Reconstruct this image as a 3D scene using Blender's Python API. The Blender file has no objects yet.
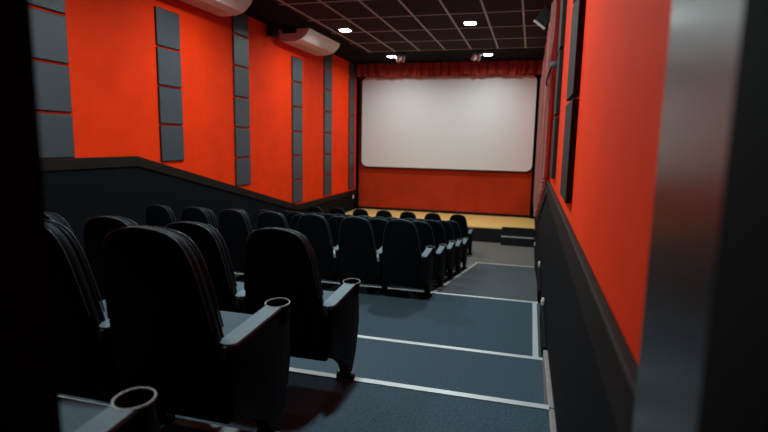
import bpy, bmesh, math, random
from mathutils import Vector, Matrix, noise
random.seed(7)
SC = bpy.context.scene
COL = SC.collection
LIFT = 2.36            # the flat floor before the stage lies at z = 0 in the finished scene

# ------------------------------------------------------------------ materials
def mat(name, color, rough=0.6, spec=0.5, metal=0.0, var=0.0, vscale=8.0, bump=0.0, bscale=200.0,
        stretch=(1, 1, 1), sheen=0.0, coat=0.0):
    m = bpy.data.materials.new(name); m.use_nodes = True
    nt = m.node_tree; b = nt.nodes['Principled BSDF']
    b.inputs['Base Color'].default_value = (*color, 1)
    b.inputs['Roughness'].default_value = rough
    b.inputs['Specular IOR Level'].default_value = spec
    b.inputs['Metallic'].default_value = metal
    b.inputs['Sheen Weight'].default_value = sheen
    b.inputs['Coat Weight'].default_value = coat
    tc = nt.nodes.new('ShaderNodeTexCoord')
    mp = nt.nodes.new('ShaderNodeMapping'); mp.inputs['Scale'].default_value = stretch
    nt.links.new(tc.outputs['Object'], mp.inputs['Vector'])
    if var:
        n = nt.nodes.new('ShaderNodeTexNoise'); n.inputs['Scale'].default_value = vscale
        n.inputs['Detail'].default_value = 5
        r = nt.nodes.new('ShaderNodeValToRGB')
        r.color_ramp.elements[0].position = .3; r.color_ramp.elements[1].position = .7
        r.color_ramp.elements[0].color = (*[c * (1 - var) for c in color], 1)
        r.color_ramp.elements[1].color = (*[min(1, c * (1 + var)) for c in color], 1)
        nt.links.new(mp.outputs['Vector'], n.inputs['Vector'])
        nt.links.new(n.outputs['Fac'], r.inputs['Fac'])
        nt.links.new(r.outputs['Color'], b.inputs['Base Color'])
    if bump:
        n2 = nt.nodes.new('ShaderNodeTexNoise'); n2.inputs['Scale'].default_value = bscale
        n2.inputs['Detail'].default_value = 3
        bp = nt.nodes.new('ShaderNodeBump'); bp.inputs['Strength'].default_value = bump
        bp.inputs['Distance'].default_value = .004
        nt.links.new(mp.outputs['Vector'], n2.inputs['Vector'])
        nt.links.new(n2.outputs['Fac'], bp.inputs['Height'])
        nt.links.new(bp.outputs['Normal'], b.inputs['Normal'])
    return m

def emit(name, color, s):
    m = bpy.data.materials.new(name); m.use_nodes = True
    b = m.node_tree.nodes['Principled BSDF']
    b.inputs['Base Color'].default_value = (.8, .8, .8, 1)
    b.inputs['Emission Color'].default_value = (*color, 1)
    b.inputs['Emission Strength'].default_value = s
    return m

def wood(name, c1, c2, scale, rough, stretch):
    m = mat(name, c1, rough)
    nt = m.node_tree; b = nt.nodes['Principled BSDF']
    tc = [n for n in nt.nodes if n.type == 'TEX_COORD'][0]
    mp = [n for n in nt.nodes if n.type == 'MAPPING'][0]; mp.inputs['Scale'].default_value = stretch
    n = nt.nodes.new('ShaderNodeTexNoise'); n.inputs['Scale'].default_value = scale; n.inputs['Detail'].default_value = 6
    r = nt.nodes.new('ShaderNodeValToRGB')
    r.color_ramp.elements[0].position = .35; r.color_ramp.elements[1].position = .65
    r.color_ramp.elements[0].color = (*c1, 1); r.color_ramp.elements[1].color = (*c2, 1)
    nt.links.new(mp.outputs['Vector'], n.inputs['Vector']); nt.links.new(n.outputs['Fac'], r.inputs['Fac'])
    nt.links.new(r.outputs['Color'], b.inputs['Base Color'])
    return m

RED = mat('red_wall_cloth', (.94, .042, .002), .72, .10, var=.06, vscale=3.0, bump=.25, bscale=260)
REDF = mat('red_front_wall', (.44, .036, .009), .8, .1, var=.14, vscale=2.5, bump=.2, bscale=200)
GREYP = mat('acoustic_grey_cloth', (.046, .062, .076), .42, .5, var=.10, vscale=60, bump=.3, bscale=500)
PEDGE = mat('panel_black_edge', (.012, .011, .012), .7, .3)
WAIN = mat('dark_wainscot', (.0032, .0054, .0072), .75, .08, var=.35, vscale=22, bump=.3, bscale=60, stretch=(1, 3, .25))
CAPM = mat('dark_brown_cap', (.012, .008, .006), .7, .15, var=.25, vscale=14, stretch=(1, .2, 1))
BLACKP = mat('black_paint', (.003, .003, .004), .9, .08)
MASK = mat('black_masking_cloth', (.007, .007, .008), .9, .1, bump=.3, bscale=200)
CEILM = mat('ceiling_black_tile', (.030, .025, .024), .9, .15, var=.2, vscale=30, bump=.35, bscale=300)
GRIDM = mat('ceiling_grid_grey', (.50, .56, .58), .5, .5)
CARPET = mat('blue_grey_carpet', (.047, .074, .100), .95, .1, var=.30, vscale=90, bump=.6, bscale=450)
CARPR = mat('ramp_grey_carpet', (.080, .092, .102), .95, .1, var=.25, vscale=70, bump=.6, bscale=450)
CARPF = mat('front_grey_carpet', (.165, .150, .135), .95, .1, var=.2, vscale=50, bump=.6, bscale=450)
ALU = mat('nosing_aluminium', (.50, .52, .54), .45, .5, metal=.35)
SCREENM = mat('screen_white', (.78, .765, .745), .8, .2)
FRAMEB = mat('screen_black_frame', (.008, .008, .009), .8, .2)
CURT = mat('curtain_red', (.62, .20, .17), .7, .3, var=.12, vscale=20, sheen=.3)
VAL = mat('valance_red', (.66, .085, .060), .75, .3, var=.15, vscale=20, sheen=.2)
STAGETOP = wood('stage_timber', (.84, .50, .15), (.90, .60, .21), 6, .5, (8, .6, 1))
STAGEF = mat('stage_black_front', (.008, .009, .011), .6, .3)
TREAD = mat('step_tread_grey', (.25, .26, .27), .6, .4)
SEATB = mat('seat_black_shell', (.0024, .0032, .0042), .55, .10, bump=.05, bscale=120)
SEATP = mat('seat_black_pad', (.0026, .0036, .0048), .52, .12, bump=.12, bscale=300)
SEATS = mat('seat_side_black', (.0028, .0034, .0042), .6, .10)
PIPE = mat('seat_piping', (.034, .044, .054), .40, .6)
for m_ in (SEATB, SEATP, SEATS, PIPE): m_.node_tree.nodes['Principled BSDF'].inputs['Specular Tint'].default_value = (.45, .75, 1, 1)
SEATC = mat('seat_cushion_navy', (.055, .085, .115), .8, .3, var=.12, vscale=60, bump=.2, bscale=300)
ARMM = mat('armrest_grey_plastic', (.125, .175, .210), .60, .20, var=.06, vscale=50)
RIM = mat('cup_rim_metal', (.20, .20, .20), .45, .5, metal=.4)
CUPD = mat('cup_dark', (.003, .003, .004), .7, .1)
STEEL_LIT = mat('bolt_steel_lit_bracket', (.38, .40, .42), .4, .5, metal=.5)  # steel of the bolts; on far-row brackets the pale tone paints caught light
ACW = mat('ac_white_plastic', (.86, .80, .75), .38, .5)
ACL = mat('ac_louvre', (.74, .60, .50), .45, .5)
DOORM = mat('door_dark_lacquer', (.010, .010, .011), .31, 1.0)
DOORM.node_tree.nodes['Principled BSDF'].inputs['IOR'].default_value = 1.85
LEDM = emit('led_diffuser', (.90, .95, 1.0), 26.0)
LAMPF = mat('lamp_frame_white', (.75, .76, .78), .5, .4)
SPOTM = mat('spot_silver', (.85, .85, .85), .35, .5, metal=.3)
SPEAK = mat('speaker_black', (.004, .004, .005), .7, .2)
SPGREY = mat('speaker_grey_edge', (.40, .39, .38), .6, .4)
SKIRT = mat('skirting_grey', (.24, .20, .20), .5, .4, var=.1, vscale=10)
CORD = mat('cord_black', (.010, .010, .012), .7, .3)
KNOB = mat('hook_grey', (.13, .14, .16), .45, .5)
PLATE = mat('switch_white', (.65, .66, .66), .5, .4)

# ------------------------------------------------------------------ mesh helpers
def link(name, bm, mats, parent=None, smooth=False):
    bmesh.ops.recalc_face_normals(bm, faces=bm.faces)
    me = bpy.data.meshes.new(name); bm.to_mesh(me); bm.free()
    for m in (mats if isinstance(mats, (list, tuple)) else [mats]): me.materials.append(m)
    if smooth:
        for p in me.polygons: p.use_smooth = True
        me.set_sharp_from_angle(angle=math.radians(smooth if smooth is not True else 40))
    o = bpy.data.objects.new(name, me); COL.objects.link(o)
    if parent: o.parent = parent
    return o

def box(bm, x0, x1, y0, y1, z0, z1, bev=0, mi=0, seg=2):
    vs = [bm.verts.new((x, y, z)) for x in (x0, x1) for y in (y0, y1) for z in (z0, z1)]
    fs = [bm.faces.new([vs[i] for i in f]) for f in ((0, 1, 3, 2), (4, 6, 7, 5), (0, 4, 5, 1), (2, 3, 7, 6), (0, 2, 6, 4), (1, 5, 7, 3))]
    for f in fs: f.material_index = mi
    if bev:
        es = list({e for f in fs for e in f.edges})
        r = bmesh.ops.bevel(bm, geom=es, offset=bev, segments=seg, affect='EDGES', profile=.5)
        for f in r['faces']: f.material_index = mi
    return vs

def prism_x(bm, poly, x0, x1, bev=0, seg=2, mi=0):     # polygon of (y, z)
    a = [bm.verts.new((x0, y, z)) for y, z in poly]; b = [bm.verts.new((x1, y, z)) for y, z in poly]
    n = len(poly); fs = [bm.faces.new(a), bm.faces.new(list(reversed(b)))]
    for i in range(n): fs.append(bm.faces.new((a[i], b[i], b[(i + 1) % n], a[(i + 1) % n])))
    for f in fs: f.material_index = mi
    if bev:
        es = list({e for f in fs for e in f.edges})
        bmesh.ops.bevel(bm, geom=es, offset=bev, segments=seg, affect='EDGES', profile=.5)

def prism_y(bm, poly, y0, y1):                         # polygon of (x, z)
    a = [bm.verts.new((x, y0, z)) for x, z in poly]; b = [bm.verts.new((x, y1, z)) for x, z in poly]
    n = len(poly); bm.faces.new(a); bm.faces.new(list(reversed(b)))
    for i in range(n): bm.faces.new((a[i], b[i], b[(i + 1) % n], a[(i + 1) % n]))

def prism_z(bm, poly, z0, z1, bev=0):                  # polygon of (x, y)
    a = [bm.verts.new((x, y, z0)) for x, y in poly]; b = [bm.verts.new((x, y, z1)) for x, y in poly]
    n = len(poly); fs = [bm.faces.new(a), bm.faces.new(list(reversed(b)))]
    for i in range(n): fs.append(bm.faces.new((a[i], b[i], b[(i + 1) % n], a[(i + 1) % n])))
    if bev:
        es = list(fs[1].edges)
        bmesh.ops.bevel(bm, geom=es, offset=bev, segments=2, affect='EDGES', profile=.5)

def tube(bm, pts, r, n=8, closed=False):
    rings = []
    P = [Vector(p) for p in pts]; N = len(P)
    for i, p in enumerate(P):
        t = (P[(i + 1) % N] - P[i - 1]) if closed else (P[min(i + 1, N - 1)] - P[max(i - 1, 0)])
        t.normalize()
        a = Vector((0, 0, 1)) if abs(t.z) < .9 else Vector((1, 0, 0))
        u = t.cross(a).normalized(); v = t.cross(u)
        rings.append([bm.verts.new(p + r * (math.cos(2 * math.pi * k / n) * u + math.sin(2 * math.pi * k / n) * v)) for k in range(n)])
    for i in range(N if closed else N - 1):
        A, B = rings[i], rings[(i + 1) % N]
        for k in range(n): bm.faces.new((A[k], A[(k + 1) % n], B[(k + 1) % n], B[k]))
    if not closed:
        bm.faces.new(rings[0]); bm.faces.new(list(reversed(rings[-1])))

def lathe(bm, prof, center=(0, 0, 0), n=24, rot=None):  # prof of (r, z)
    rings = []
    for r, z in prof:
        ring = []
        for k in range(n):
            p = Vector((r * math.cos(2 * math.pi * k / n), r * math.sin(2 * math.pi * k / n), z))
            if rot is not None: p = rot @ p
            ring.append(bm.verts.new(p + Vector(center)))
        rings.append(ring)
    for A, B in zip(rings, rings[1:]):
        for k in range(n): bm.faces.new((A[k], A[(k + 1) % n], B[(k + 1) % n], B[k]))
    bm.faces.new(rings[0]); bm.faces.new(list(reversed(rings[-1])))

def thing(name, label, cat, loc=(0, 0, 0), group=None):
    o = bpy.data.objects.new(name, None); COL.objects.link(o); o.location = loc
    o.empty_display_size = .1
    o['label'] = label; o['category'] = cat
    if group: o['group'] = group
    return o

def tag(o, label, cat, group=None):
    o['label'] = label; o['category'] = cat
    if group: o['group'] = group
    return o

def struct(name, bm, m, parent=None, smooth=False):
    o = link(name, bm, m, parent, smooth)
    if parent is None: o['kind'] = 'structure'
    return o

def recentre(o, p):                                     # put the origin of a mesh at p
    p = Vector(p); o.data.transform(Matrix.Translation(-p)); o.location = p
    return o

# ------------------------------------------------------------------ room dimensions (camera eye at the origin until the final lift)
XL, XR, YF, YB = -4.86, .20, 14.50, .45
HC = 2.10
Z0, Z1, Z2, Z3, Z4 = -1.158, -1.178, -1.32, -1.50, -1.69
NY1, NA, NB, NC = 1.74, 2.615, 3.665, 5.65
TER = [(5.65, 6.47, -1.825), (6.47, 7.31, -1.935), (7.31, 8.16, -2.06), (8.16, 9.10, -2.185)]
ZF, YD = -2.36, 10.2
STR_C, STR_D = -1.02, -.93       # x of the strip along the ramp at its two ends
YS, ZS = 12.47, -2.00            # stage front and stage top

def cap_z(y, side):
    hi = -.258 if side == 'l' else -.375
    lo = -1.43
    if y <= 5.6: return hi
    if y >= 10.35: return lo
    return hi + (lo - hi) * (y - 5.6) / (10.35 - 5.6)

# floor: flat treads, terraces under the front rows, ramp aisle
bm = bmesh.new()
B = -2.7
prism_x(bm, [(-1.2, B), (-1.2, Z0), (.90, Z0), (.90, Z1), (NY1, Z1), (NY1, Z2), (NA, Z2), (NA, Z3), (NB, Z3), (NB, Z4), (NC, Z4), (NC, B)], XL, XR)
tp = [(NC, B)]
for y0, y1, z in TER: tp += [(y0, z), (y1, z)]
tp += [(9.10, ZF), (YD, ZF), (YD, B)]
a = [bm.verts.new((XL, y, z)) for y, z in tp]
b = [bm.verts.new((STR_C + (STR_D - STR_C) * min(1, max(0, (y - NC) / (YD - NC))), y, z)) for y, z in tp]
bm.faces.new(a); bm.faces.new(list(reversed(b)))
for i in range(len(tp)):
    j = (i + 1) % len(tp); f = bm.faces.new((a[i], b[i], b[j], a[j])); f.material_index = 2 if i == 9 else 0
rp = [(NC, B), (NC, Z4 - .02), (YD, ZF), (YD, B)]
a = [bm.verts.new((STR_C + (STR_D - STR_C) * min(1, (y - NC) / (YD - NC)), y, z)) for y, z in rp]
b = [bm.verts.new((XR, y, z)) for y, z in rp]
bm.faces.new(a); bm.faces.new(list(reversed(b)))
for i in range(len(rp)):
    j = (i + 1) % len(rp); f = bm.faces.new((a[i], b[i], b[j], a[j])); f.material_index = 1 if i == 1 else 0
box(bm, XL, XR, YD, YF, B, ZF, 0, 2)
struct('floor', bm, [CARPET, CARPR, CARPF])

# ceiling with its metal grid
bm = bmesh.new(); box(bm, XL - .2, XR + .2, -1.2, YF + .2, HC, HC + .12)
ceil = struct('ceiling', bm, CEILM)
bm = bmesh.new()
for k in range(-1, 7):
    x = -.25 - .6 * k
    if XL < x < XR: box(bm, x - .016, x + .016, YB, 12.45, HC - .010, HC + .01)
for k in range(-8, 4):
    y = 9.02 + 1.13 * k
    if YB < y < 12.6: box(bm, -4.0, XR, y - .012, y + .012, HC - .007, HC + .01)
link('grid_bars', bm, GRIDM, ceil)
bm = bmesh.new(); box(bm, XL, XR, 12.45, YF, HC - .02, HC + .01)
box(bm, XL, -3.98, YB, 12.45, HC - .012, HC + .01)
link('bulkhead', bm, BLACKP, ceil)

# left and right walls
def side_wall(side):
    x, s = (XL, 1) if side == 'l' else (XR, -1)
    full = 'wall_left' if side == 'l' else 'wall_right'
    bm = bmesh.new(); box(bm, min(x, x - s * .15), max(x, x - s * .15), -1.2, YF + .15, B, HC + .05)
    w = struct(full, bm, RED)
    ys = [YB, 5.6, 10.35, YF]
    bm = bmesh.new()
    prism_x(bm, [(YB, B)] + [(y, cap_z(y, side) - .06) for y in ys] + [(YF, B)], x, x + s * .012)
    link('wainscot', bm, WAIN, w)
    bm = bmesh.new()
    prism_x(bm, [(y, cap_z(y, side)) for y in ys] + [(y, cap_z(y, side) - .12) for y in reversed(ys)], x, x + s * .028, bev=.006)
    link('dado_cap', bm, CAPM, w)
    return w
wl, wr = side_wall('l'), side_wall('r')

# front wall: red below the screen, a dark skirting along the stage
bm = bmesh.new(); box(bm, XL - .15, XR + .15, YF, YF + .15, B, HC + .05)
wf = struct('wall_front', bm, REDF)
bm = bmesh.new(); box(bm, XL, XR, YF - .02, YF, ZS, ZS + .07, .004); link('skirting', bm, CAPM, wf)

# back wall with the doorway the view comes through
bm = bmesh.new()
for x0, x1 in ((XL - .15, -.513), (.142, XR + .15)):
    box(bm, x0, x1, YB - .12, YB, B, HC + .05)
box(bm, -.513, .142, YB - .12, YB, 1.0, HC + .05)
struct('wall_back', bm, BLACKP)
bm = bmesh.new()                                         # corridor walls behind the doorway
for x0, x1 in ((-1.1, -.98), (.35, .47)): box(bm, x0, x1, -1.2, YB - .12, B, HC + .05)
box(bm, -1.1, .47, -1.3, -1.2, B, HC + .05)
struct('wall_corridor', bm, BLACKP)

# door leaf folded back against the right wall
bm = bmesh.new(); box(bm, .168, .198, YB + .012, .80, Z0 + .01, .98, .004)
dl = struct('door_1', bm, DOORM)
bm = bmesh.new()
for z in (-.75, .65): box(bm, .160, .178, YB + .003, YB + .014, z, z + .1, .002)
link('hinge', bm, BLACKP, dl)

# nosing strips and edge strips
TN = [0]
def trim(bm, m=ALU):
    TN[0] += 1; return struct('trim_%d' % TN[0], bm, m)
def nosing(x0, x1, y, z, w=.035):
    bm = bmesh.new()
    prism_x(bm, [(y - w, z), (y - w, z + .005), (y + .008, z + .006), (y + .008, z - .028), (y, z - .028), (y, z)], x0, x1)
    return trim(bm)
for y, z in ((NY1, Z1), (NA, Z2), (NB, Z3), (NC, Z4)): nosing(XL + .02, .160, y, z)
for y0, y1, z in TER: nosing(XL + .02, STR_C + (STR_D - STR_C) * (y1 - NC) / (YD - NC) - .004, y1, z, .05)
bm = bmesh.new()                                         # strip along the ramp edge, and across its foot
def strip(bm, p, q, w, h=.006):
    p, q = Vector(p), Vector(q); t = (q - p).normalized(); u = t.cross(Vector((0, 0, 1))).normalized() * (w / 2); n = Vector((0, 0, h))
    v = [bm.verts.new(c) for c in (p - u, p + u, q + u, q - u, p - u + n, p + u + n, q + u + n, q - u + n)]
    for f in ((0, 1, 2, 3), (4, 7, 6, 5), (0, 4, 5, 1), (1, 5, 6, 2), (2, 6, 7, 3), (3, 7, 4, 0)): bm.faces.new([v[i] for i in f])
strip(bm, (STR_C + .03, NC + .01, Z4 - .02), (STR_D + .03, YD, ZF), .045); trim(bm)
bm = bmesh.new(); strip(bm, (STR_D, YD, ZF), (.175, YD, ZF), .06); trim(bm)
bm = bmesh.new(); box(bm, .105, .150, NB + .01, NC - .04, Z4, Z4 + .006); trim(bm)

# skirting on the right wall, one length per flight
def skirting_run(p, q, h=.05, t=.03):
    bm = bmesh.new()
    (y0, z0), (y1, z1) = p, q
    poly = [(y0, z0 - .16), (y0, z0), (y1 - .04, z1), (y1 - .01, z1 - .012), (y1, z1 - .04), (y1, z1 - .16)]
    prism_x(bm, poly, XR - .012 - t, XR - .012, bev=.006)
    return bm
for i, (p, q) in enumerate((((1.0, -1.19), (3.62, -1.40)), ((3.74, -1.44), (4.72, -1.41)), ((5.75, -1.58), (6.6, -1.50)))):
    o = struct('baseboard_right' if i == 0 else 'baseboard_right_%d' % i, skirting_run(p, q), SKIRT if i == 0 else WAIN)
for i, (y, z) in enumerate(((4.70, -1.395), (6.57, -1.475), (10.8, -2.02))):
    t = thing('aisle_light', ['small grey aisle light low on the right wall beside the nearest white edge strip',
                              'small grey aisle light low on the right wall beside the sloping part of the aisle',
                              'small grey aisle light low on the right wall nearest the stage steps'][i], 'light', (XR - .012, y, z), 'aisle lights on the right wall')
    bm = bmesh.new(); box(bm, -.022, 0, -.05, .05, -.03, .03, .006); link('housing', bm, SPGREY, t)
    bm = bmesh.new(); box(bm, -.026, -.020, -.035, .035, -.018, .014, .003); link('lens', bm, LAMPF, t)

# ------------------------------------------------------------------ acoustic panels
ORD = ['bottom', 'second from bottom', 'third from bottom', 'fourth from bottom', 'fifth from bottom', 'sixth from bottom', 'seventh from bottom', 'top']
def panel(side, y0, y1, z0, z1, label):
    x, s = (XL, 1) if side == 'l' else (XR, -1)
    t = thing('acoustic_panel', label, 'acoustic panel', (x, (y0 + y1) / 2, z0), 'grey acoustic panels on the %s wall' % ('left' if side == 'l' else 'right'))
    hy, hz = (y1 - y0) / 2, z1 - z0
    bm = bmesh.new(); box(bm, min(0, s * .030), max(0, s * .022), -hy, hy, 0, hz, .003); link('backing_board', bm, PEDGE, t)
    bm = bmesh.new(); box(bm, min(s * .019, s * .027), max(s * .019, s * .027), -hy + .007, hy - .007, .007, hz - .007, .004); link('fabric_face', bm, GREYP, t)
def column(side, y0, y1, seam, colname, zmax=HC - .03, lo=None):
    zc = max(cap_z(y0, side), cap_z(y1, side))
    if lo is not None: zc = lo
    z = seam; zs = []
    while z > zc + .05: z -= .513
    while z < zmax - .1:
        a_, b_ = max(z + .012, zc + .004), min(z + .513 - .012, zmax)
        if b_ - a_ > .12: zs.append((a_, b_))
        z += .513
    n = len(zs)
    for i, (a_, b_) in enumerate(zs):
        o = 'top' if i == n - 1 else ORD[i]
        panel(side, y0, y1, a_, b_, 'grey acoustic panel, %s, %s' % (o, colname))
cols = [(4.18, 4.655, .735, 'left wall column nearest the viewer'),
        (6.065, 6.55, .668, 'left wall column second from the viewer'),
        (7.93, 8.42, .68, 'left wall column third from the viewer'),
        (10.15, 10.65, .665, 'left wall column fourth from the viewer'),
        (11.90, 12.41, .665, 'left wall column second from the screen'),
        (13.70, 14.15, .665, 'left wall column nearest the screen')]
for y0, y1, s, n in cols: column('l', y0, y1, s, n, 1.82 if 'fourth' in n or 'second from the v' in n else HC - .03)
column('r', 2.61, 3.10, .220, 'nearer column on the right wall')
column('r', 4.40, 4.88, .220, 'right wall column beside the curtain')

# ------------------------------------------------------------------ screen, masking, curtains
def rrect(x0, x1, z0, z1, r, n=8):
    pts = []
    for cx, cz, a0 in ((x1 - r, z1 - r, 0), (x0 + r, z1 - r, 90), (x0 + r, z0 + r, 180), (x1 - r, z0 + r, 270)):
        for k in range(n + 1):
            a = math.radians(a0 + 90 * k / n); pts.append((cx + r * math.cos(a), cz + r * math.sin(a)))
    return pts
t = thing('cinema_screen', 'large white cinema screen with rounded corners on the front wall', 'screen', (-2.33, 14.44, -.75))
sx0, sx1, sz0, sz1 = -4.70 + 2.33, .045 + 2.33, 0, 2.50
bm = bmesh.new(); prism_y(bm, rrect(sx0, sx1, sz0, sz1, .17), -.04, -.005); link('screen_surface', bm, SCREENM, t, 30)
bm = bmesh.new(); prism_y(bm, rrect(sx0 - .035, sx1 + .035, sz0 - .035, sz1 + .05, .19), -.02, .05); link('frame', bm, FRAMEB, t, 30)
for x0, x1, lab in ((XL + .005, -4.765, 'narrow black masking drape at the left edge of the screen'),
                    (.055, XR - .012, 'narrow black masking drape at the right edge of the screen')):
    bm = bmesh.new(); N = 14
    A = []
    for i in range(N + 1):
        x = x0 + (x1 - x0) * i / N; y = 14.36 + .012 * math.sin(i * 1.9)
        A.append((bm.verts.new((x, y, ZS + .004)), bm.verts.new((x, y, HC - .02))))
    for p, q in zip(A, A[1:]): bm.faces.new((p[0], q[0], q[1], p[1]))
    bmesh.ops.solidify(bm, geom=bm.faces[:], thickness=.02)
    tag(link('masking_drape', bm, MASK, None, True), lab, 'drape', 'black drapes beside the screen')

def pleat(u, seed):
    return (.55 * math.sin(u * 1.0 + 1.4 * math.sin(u * .23 + seed)) + .3 * math.sin(u * 2.3 + seed * 2) + .25 * noise.noise(Vector((u * .4, seed, 0))))
# valance over the screen
bm = bmesh.new(); N = 460; rows = 6; G = []
for i in range(N + 1):
    x = XL + .02 + (XR - .06 - XL) * i / N
    u = x * 2 * math.pi / .25
    r_ = []
    for j in range(rows + 1):
        f = j / rows
        z = HC - .012 - f * (.355 + .012 * math.sin(u * .31) + .008 * noise.noise(Vector((x * 3, 1, 0))))
        r_.append(bm.verts.new((x, 14.17 + (.085 + .035 * f) * pleat(u, 1.3), z)))
    G.append(r_)
for p, q in zip(G, G[1:]):
    for j in range(rows): bm.faces.new((p[j], q[j], q[j + 1], p[j + 1]))
bmesh.ops.solidify(bm, geom=bm.faces[:], thickness=.006)
tag(link('curtain_valance', bm, VAL, None, True), 'short pleated red valance hanging from the ceiling above the screen', 'curtain')

# long curtain on the right wall, gathered by a cord at its near end
t = thing('wall_curtain', 'long pleated red curtain hanging along the right wall beside the screen', 'curtain', (XR, 5.3, HC))
bm = bmesh.new(); N = 520; rows = 26; G = []
Yn, Yf_ = 4.95, 13.7
for i in range(N + 1):
    s_ = i / N; y = Yn + (Yf_ - Yn) * s_
    u = y * 2 * math.pi / .24
    top, bot = 1.46, cap_z(y, 'r') + .03
    r_ = []
    for j in range(rows + 1):
        z = top + (bot - top) * j / rows
        pull = max(0, 1 - (y - Yn) / 1.1)               # the near end is drawn back below the cord
        below = 1 / (1 + math.exp((z - .62) * 9))
        dy = .55 * pull * below
        amp = .034 * (1 - .5 * below * pull)
        x = .146 + .008 * math.sin(y * 2 * math.pi / 1.07 + .8 * math.sin(y * 1.3)) + amp * pleat(u, .6) - .014 * math.exp(-((z - .78) / .1) ** 2) * pull
        r_.append(bm.verts.new((x - XR, y + dy - 5.3, z - HC)))
    G.append(r_)
for p, q in zip(G, G[1:]):
    for j in range(rows): bm.faces.new((p[j], q[j], q[j + 1], p[j + 1]))
bmesh.ops.solidify(bm, geom=bm.faces[:], thickness=.006)
link('cloth', bm, CURT, t, True)
bm = bmesh.new(); tube(bm, [(-.05, -.36, 1.475 - HC), (-.05, 8.5, 1.475 - HC)], .012); link('rail', bm, SPEAK, t, True)
t = thing('tieback_hook', 'round grey tieback hook with black cord at the near end of the curtain', 'hook', (XR, 4.92, .68))
bm = bmesh.new(); lathe(bm, [(.012, 0), (.012, .03), (.030, .035), (.036, .055), (.026, .078), (.008, .084)], (0, 0, 0), 16, Matrix.Rotation(-math.pi / 2, 3, 'Y'))
link('knob', bm, KNOB, t, True)
bm = bmesh.new(); tube(bm, [(-.05, .0, .0), (-.068, .12, -.01), (-.086, .35, -.03), (-.090, .7, -.05), (-.088, 1.0, -.06), (-.070, 1.15, -.06)], .008); link('cord', bm, CORD, t, True)

# ------------------------------------------------------------------ stage
t = thing('stage', 'low stage with orange timber top and black front under the screen', 'stage', (-2.33, YS, ZF))
bm = bmesh.new(); box(bm, XL + 2.346, XR + 2.33 - .014, .01, YF - YS - .021, 0, -ZF + ZS - .03); link('front_panel', bm, STAGEF, t)
bm = bmesh.new(); box(bm, XL + 2.345, XR + 2.33 - .014, -.005, YF - YS - .021, -ZF + ZS - .03, -ZF + ZS, .004); link('timber_top', bm, STAGETOP, t)
t = thing('stage_steps', 'small black steps with pale tread edge at the right of the stage', 'steps', (-.20, YS, ZF))
h = ZS - ZF
bm = bmesh.new(); prism_x(bm, [(-.014, 0), (-.014, h + .03), (-.10, h + .03), (-.10, h * .52), (-.25, h * .52), (-.25, 0)], -.36, .375); link('body', bm, STAGEF, t)
bm = bmesh.new(); box(bm, -.362, .377, -.256, -.105, h * .52, h * .52 + .014, .003); link('tread', bm, TREAD, t)
bm = bmesh.new(); box(bm, -.362, .377, -.106, -.016, h + .03, h + .038, .003); link('upper_tread', bm, STAGEF, t)

# ------------------------------------------------------------------ ceiling lamps
LAMPS = [(-3.58, 9.85), (-1.17, 9.68), (-3.47, 12.93), (-1.12, 13.0), (-3.52, 6.55), (-1.17, 6.45), (-3.52, 3.35), (-1.17, 2.9)]
LNAME = ['square white ceiling light above the far air conditioner', 'square white ceiling light in the middle of the ceiling grid, nearer on the right',
         'square white ceiling light beside the left twin spotlight', 'square white ceiling light beside the right twin spotlight',
         'square white ceiling light above the left seats near the first air conditioner', 'square white ceiling light above the cross aisle',
         'square white ceiling light over the rear seats by the left wall', 'square white ceiling light over the rear seats by the aisle']
POW = [37, 40, 32, 32, 42, 42, 40, 70]
for (x, y), lab, pw in zip(LAMPS, LNAME, POW):
    zc = HC if y < 12.45 else HC - .02
    t = thing('ceiling_light', lab, 'light', (x, y, zc), 'square ceiling lights')
    bm = bmesh.new(); prism_z(bm, rrect(-.115, .115, -.115, .115, .035, 4), -.022, 0); link('frame', bm, LAMPF, t)
    bm = bmesh.new(); prism_z(bm, rrect(-.095, .095, -.095, .095, .028, 4), -.027, -.018); link('diffuser', bm, LEDM, t)
    l = bpy.data.lights.new('ceiling_lamp', 'AREA'); l.shape = 'SQUARE'; l.size = .19; l.spread = math.radians(166); l.energy = pw; l.color = (.84, 1.0, .98)
    lo = bpy.data.objects.new('ceiling_lamp', l); lo.location = (x, y, zc - .03); COL.objects.link(lo)

# twin spotlights under the ceiling before the screen
for x, y, lab in ((-3.14, 12.62, 'silver twin spotlight under the ceiling left of centre'), (-1.34, 12.62, 'silver twin spotlight under the ceiling right of centre')):
    t = thing('spotlight', lab, 'spotlight', (x, y, HC - .02), 'twin spotlights before the screen')
    bm = bmesh.new(); box(bm, -.11, .11, -.03, .03, -.02, 0, .005); link('base', bm, SPEAK, t)
    for sx, a in ((-.055, .55), (.065, .45)):
        bm = bmesh.new(); tube(bm, [(sx, 0, -.015), (sx, 0, -.08)], .008)
        link('stem', bm, SPEAK, t, True)
        R_ = Matrix.Rotation(a, 3, 'X') @ Matrix.Rotation(.35, 3, 'Y')
        bm = bmesh.new(); lathe(bm, [(.022, .02), (.036, .0), (.042, -.05), (.050, -.14), (.038, -.141)], (sx, -.01, -.07), 16, R_)
        link('lamp_head', bm, SPOTM, t, True)

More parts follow.
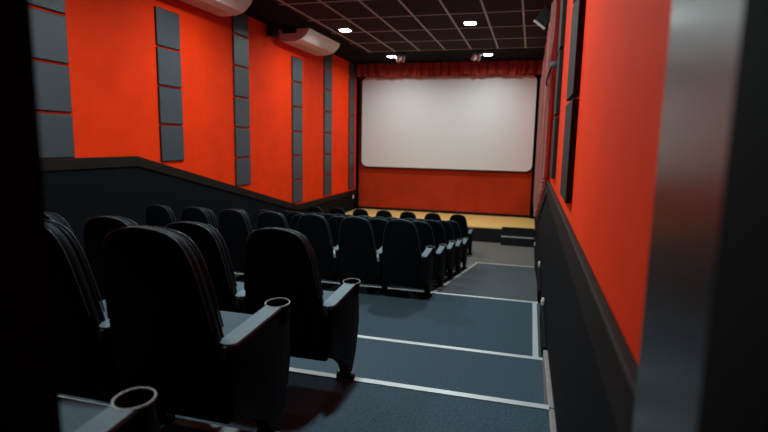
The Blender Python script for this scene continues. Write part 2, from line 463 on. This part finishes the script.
# ------------------------------------------------------------------ air conditioners
def aircon(yn, yf, lab):
    t = thing('air_conditioner', lab, 'air conditioner', (XL, yn, HC), 'air conditioners under the ceiling')
    L = yf - yn
    prof = [(.03, -.005), (.03, -.225), (.11, -.255), (.38, -.245), (.515, -.20), (.62, -.105), (.67, -.005)]   # (x, z)
    bm = bmesh.new()
    a = [bm.verts.new((x, 0, z)) for x, z in prof]; b = [bm.verts.new((x, L, z)) for x, z in prof]
    bm.faces.new(a); bm.faces.new(list(reversed(b)))
    for i in range(len(prof)): j = (i + 1) % len(prof); bm.faces.new((a[i], b[i], b[j], a[j]))
    bmesh.ops.bevel(bm, geom=bm.edges[:], offset=.010, segments=2, affect='EDGES')
    link('casing', bm, ACW, t, 35)
    def on(bm, x0, z0, x1, z1, y0, y1, th):
        d = Vector((x1 - x0, 0, z1 - z0)); n = Vector((d.z, 0, -d.x)).normalized() * th
        if n.z > 0: n = -n
        p = [Vector((x0, y0, z0)), Vector((x1, y0, z1)), Vector((x1, y1, z1)), Vector((x0, y1, z0))]
        v = [bm.verts.new(c) for c in p] + [bm.verts.new(c + n) for c in p]
        for f in ((0, 1, 2, 3), (4, 7, 6, 5), (0, 4, 5, 1), (1, 5, 6, 2), (2, 6, 7, 3), (3, 7, 4, 0)): bm.faces.new([v[i] for i in f])
    bm = bmesh.new(); on(bm, .39, -.242, .505, -.204, .10, L - .10, .006); link('louvre', bm, ACL, t)
    bm = bmesh.new()
    for k in range(9): on(bm, .13 + k * .026, -.2543 + k * .00097, .146 + k * .026, -.2537 + k * .00097, .18, L - .18, .005)
    link('intake_grille', bm, ACL, t)
    bm = bmesh.new(); box(bm, .555, .565, L * .5 - .07, L * .5 + .07, -.172, -.160, .003); link('display', bm, PLATE, t)
    for y in (-.012, L + .001):
        bm = bmesh.new(); box(bm, .10, .40, y, y + .011, -.10, -.002, .002); link('hanger', bm, SPEAK, t)
aircon(5.78, 7.46, 'cream ceiling air conditioner at the top edge, nearer the viewer')
aircon(9.55, 11.25, 'cream ceiling air conditioner on the left wall, nearer the screen')

# small black speaker near the far air conditioner, speaker under the ceiling on the right
def speaker(loc, rot, dims, label, edge):
    t = thing('wall_speaker', label, 'speaker', loc); t.rotation_euler = rot
    w, d, hh = dims
    bm = bmesh.new(); box(bm, -w / 2, w / 2, 0, d, 0, hh, .008); link('cabinet', bm, SPEAK, t)
    bm = bmesh.new(); box(bm, -w / 2 + .012, w / 2 - .012, -.008, .002, .03, hh - .012, .004); link('grille', bm, SPEAK, t)
    bm = bmesh.new(); box(bm, -w / 2, w / 2, -.012, .004, -.004, .026, .004); link('lower_trim', bm, SPGREY if edge else SPEAK, t)
    bm = bmesh.new(); box(bm, -.02, .02, d - .01, d + .12, hh * .4, hh * .6, .004); link('bracket', bm, SPEAK, t)
speaker((XL + .16, 9.12, 1.86), (.15, 0, math.radians(75)), (.16, .12, .2), 'small black speaker on the left wall beside the far air conditioner', False)
speaker((.005, 7.0, 1.445), (.12, math.radians(39), math.radians(-18)), (.185, .14, .22), 'black speaker with pale lower edge high on the right wall before the curtain', True)

t = thing('wall_switch', 'small white switch plate low on the left wall by the stage', 'switch', (XL + .012, 14.12, -1.62))
bm = bmesh.new(); box(bm, 0, .012, -.05, .05, -.05, .05, .004); link('plate', bm, PLATE, t)
bm = bmesh.new(); box(bm, .010, .018, -.02, .02, -.03, .03, .003); link('rocker', bm, PLATE, t)

# ------------------------------------------------------------------ cinema seats
def lean(z):
    return .035 - .14 * ((z - .20) / .76) ** 1.25 if z > .2 else .035
def back_outline(hw, z0, z1):
    """outline of the back as (x, z): wide at arm height, narrowing to an arched top"""
    prof = [(0, 0), (.003, .035), (.008, .068), (.018, .100), (.034, .124), (.058, .142), (.095, .159), (.15, .172), (.24, .186), (.34, .198), (.43, .207), (.52, .211), (.62, .211)]
    k = hw / .211; pts = []
    for d, x in reversed(prof):
        z = z1 - d
        if z > z0 + .01: pts.append((x * k, z))
    pts.insert(0, (pts[0][0] * .985, z0))
    left = [(-x, z) for x, z in reversed(pts[:-1])]
    return pts + left
def loft_back(name, out, layers, m, parent):
    """layers: (inset, y offset) from the rear to the front"""
    cz = .55
    bm = bmesh.new(); rings = []
    for ins, dy in layers:
        ring = []
        for x, z in out:
            d = Vector((x, z - cz)); l = d.length; q = d * max(.02, (l - ins) / l)
            zz = cz + q.y
            ring.append(bm.verts.new((q.x, lean(zz) + dy, zz)))
        rings.append(ring)
    n = len(out)
    for A, Bq in zip(rings, rings[1:]):
        for i in range(n): bm.faces.new((A[i], A[(i + 1) % n], Bq[(i + 1) % n], Bq[i]))
    for ring in (rings[0], rings[-1]):
        c = bm.verts.new(sum((v.co for v in ring), Vector()) / n)
        for i in range(n): bm.faces.new((ring[i], ring[(i + 1) % n], c))
    return link(name, bm, m, parent, 50)

def cushion(bm, x0, x1, y0, y1, z0, z1, r):
    vs = box(bm, x0, x1, y0, y1, z0, z1, r, 0, 4)

ARM_H = .510
def tilt(bm):
    for v in bm.verts: v.co.z += .075 * v.co.y
def arm_set(t, x, brm):
    """armrest with cup holder on a side panel, at x"""
    bm = bmesh.new()
    prof = [(-.03, .494), (.30, .519), (.385, .495), (.400, .45), (.400, .30), (.385, .20), (.350, .115), (.290, .030), (.240, .030), (.215, .11), (.15, .16), (.05, .21), (-.03, .24)]
    prism_x(bm, prof, x - .028, x + .028, bev=.008)
    sp = link('side_panel', bm, SEATS, t, 40)
    bm = bmesh.new(); box(bm, x - .050, x + .050, .240, .278, 0, .030, .005); link('foot', bm, SEATS, sp)
    for xx in (-.038, .038):
        bm = bmesh.new(); lathe(bm, [(.012, 0), (.012, .008), (.007, .013)], (x + xx, .258, .030), 8); link('bolt', bm, STEEL_LIT, sp)
    # armrest plate with rounded rear end and a ring at the front
    bm = bmesh.new(); hw = .034; pts = []
    for k in range(9):
        a = math.pi + math.pi * k / 8; pts.append((x + hw * math.cos(a), .005 + hw * math.sin(a)))
    ring = []
    cy, R = .345, .047
    a0 = math.asin(hw / R)
    for k in range(9):
        a = -math.pi / 2 + a0 - 2 * a0 * k / 8
        ring.append((x + R * math.cos(a), cy + R * math.sin(a)))
    prism_z(bm, pts + ring, ARM_H - .012, ARM_H, .004)
    tilt(bm); ar = link('armrest', bm, ARMM, t, 40)
    bm = bmesh.new()
    n = 28; prof = [(.040, -.075), (.046, -.06), (.046, -.004), (.0495, 0), (.0495, .003), (.044, .003), (.042, -.004), (.040, -.06), (.034, -.068)]
    lathe(bm, prof[:2] + [(.046, -.012)] + [(.044, -.008), (.040, -.06), (.005, -.066)], (x, cy, ARM_H), n)
    tilt(bm); link('cup_holder', bm, CUPD, ar, 40)
    bm = bmesh.new(); tube(bm, [(x + .0475 * math.cos(2 * math.pi * k / n), cy + .0475 * math.sin(2 * math.pi * k / n), ARM_H - .001) for k in range(n)], .0030, 6, True)
    tilt(bm); link('cup_rim', bm, RIM, ar, True)
    bm = bmesh.new(); tube(bm, [(x, .0, ARM_H - .015), (x, -.035, ARM_H - .02), (x + .004, -.052, ARM_H - .045), (x + .012, -.048, ARM_H - .085)], .013, 8)
    link('hinge_bracket', bm, brm, t, True)

def make_seat(left_arm=False, bottom=.20, bracket=None):
    t = thing('cinema_chair', '', 'chair')
    o = back_outline(.220, bottom, .895)
    br = loft_back('backrest', o, [(.030, -.044), (.012, -.038), (.003, -.027), (0, -.014), (0, .004), (.010, .012), (.05, .012)], SEATB, t)
    o2 = back_outline(.208, .34, .884)
    bc = loft_back('back_cushion', o2, [(.05, .014), (.016, .016), (.004, .024), (0, .030), (.004, .042), (.020, .054), (.05, .062), (.10, .066)], SEATP, t)
    for oo, dy, pa in ((o, -.030, br), (o2, .048, bc)):
        pts = [(x_ * .985, lean(z_) + dy, z_ - .002) for x_, z_ in oo if z_ > .50]
        bm = bmesh.new(); tube(bm, pts, .0034, 6); link('piping', bm, PIPE, pa, True)
    bm = bmesh.new(); cushion(bm, -.205, .205, .035, .475, .335, .435, .035); link('seat_cushion', bm, SEATC, t, 60)
    bm = bmesh.new()
    prism_x(bm, [(.03, .21), (.03, .333), (.465, .333), (.465, .31), (.40, .26), (.20, .21)], -.20, .20, bev=.008)
    link('seat_pan', bm, SEATB, t, 40)
    arm_set(t, .235, bracket or SEATB)
    if left_arm: arm_set(t, -.235, bracket or SEATB)
    return t
def dup(root, loc):
    r = root.copy(); COL.objects.link(r); r.location = loc
    for ch in root.children:
        c = ch.copy(); COL.objects.link(c); c.parent = r
        for g in ch.children:
            d = g.copy(); COL.objects.link(d); d.parent = c
    return r
NTH = ['at the aisle end', 'second from the aisle', 'third from the aisle', 'fourth from the aisle', 'fifth from the aisle', 'sixth from the aisle', 'farthest from the aisle']
# rows: origin y, floor z, x of the aisle chair, chairs, name
ROWS = [(.625, Z0, -1.115, 1, 'the row nearest the viewer'),
        (1.46, Z1, -1.165, 2, 'the second nearest row'),
        (2.34, Z2, -1.16, 4, 'the third nearest row'),
        (5.23, Z4, -1.245, 7, 'the row just past the cross aisle'),
        (6.06, TER[0][2], -1.235, 7, 'the fifth row from the stage'),
        (6.91, TER[1][2], -1.235, 7, 'the fourth row from the stage'),
        (7.76, TER[2][2], -1.235, 7, 'the third row from the stage'),
        (8.61, TER[3][2], -1.235, 7, 'the second row from the stage'),
        (10.65, ZF, -1.36, 7, 'the front row facing the stage')]
KIND = {'near': make_seat(), 'aisle': make_seat(False, .165), 'row': make_seat(False, .165, STEEL_LIT), 'end': make_seat(True, .165, STEEL_LIT)}  # pale brackets in far rows: light on armrest ends put into the colour
used = set()
for ri, (y, z, xa, n, rn) in enumerate(ROWS):
    for k in range(n):
        x = xa - (.525 if ri == 8 else .49) * k
        key = 'near' if ri < 3 else 'aisle' if k == 0 else 'end' if k == n - 1 else 'row'
        if key not in used: s_ = KIND[key]; s_.location = (x, y, z); used.add(key)
        else: s_ = dup(KIND[key], (x, y, z))
        s_['label'] = 'black cinema chair %s in %s' % (NTH[k], rn)
        s_['group'] = 'black cinema chairs'

# ------------------------------------------------------------------ camera and light
cam = bpy.data.cameras.new('camera'); co = bpy.data.objects.new('camera', cam); COL.objects.link(co)
f_px, pitch, yaw, roll = 521.71, .144109, .270543, .019257
cy, sy = math.cos(yaw), math.sin(yaw)
fwd = Vector((-sy * math.cos(pitch), cy * math.cos(pitch), -math.sin(pitch)))
right = Vector((cy, sy, 0)); up = right.cross(fwd)
r2 = math.cos(roll) * right + math.sin(roll) * up; u2 = -math.sin(roll) * right + math.cos(roll) * up
M = Matrix(((r2.x, u2.x, -fwd.x, 0), (r2.y, u2.y, -fwd.y, 0), (r2.z, u2.z, -fwd.z, 0), (0, 0, 0, 1)))
co.matrix_world = M
cam.sensor_fit = 'HORIZONTAL'; cam.sensor_width = 36; cam.lens = f_px * 36 / 768
cam.clip_start = .02; cam.clip_end = 60
cam.dof.use_dof = True; cam.dof.focus_distance = 3.2; cam.dof.aperture_fstop = 2.2
SC.camera = co

for o in list(SC.objects):
    if o.parent is None: o.location.z += LIFT

w = bpy.data.worlds.new('world'); SC.world = w; w.use_nodes = True
w.node_tree.nodes['Background'].inputs['Color'].default_value = (.5, .6, .7, 1)
w.node_tree.nodes['Background'].inputs['Strength'].default_value = .01
SC.view_settings.view_transform = 'Standard'; SC.view_settings.look = 'None'
SC.view_settings.exposure = 0.0; SC.view_settings.gamma = 1.0
SC.view_settings.use_curve_mapping = False
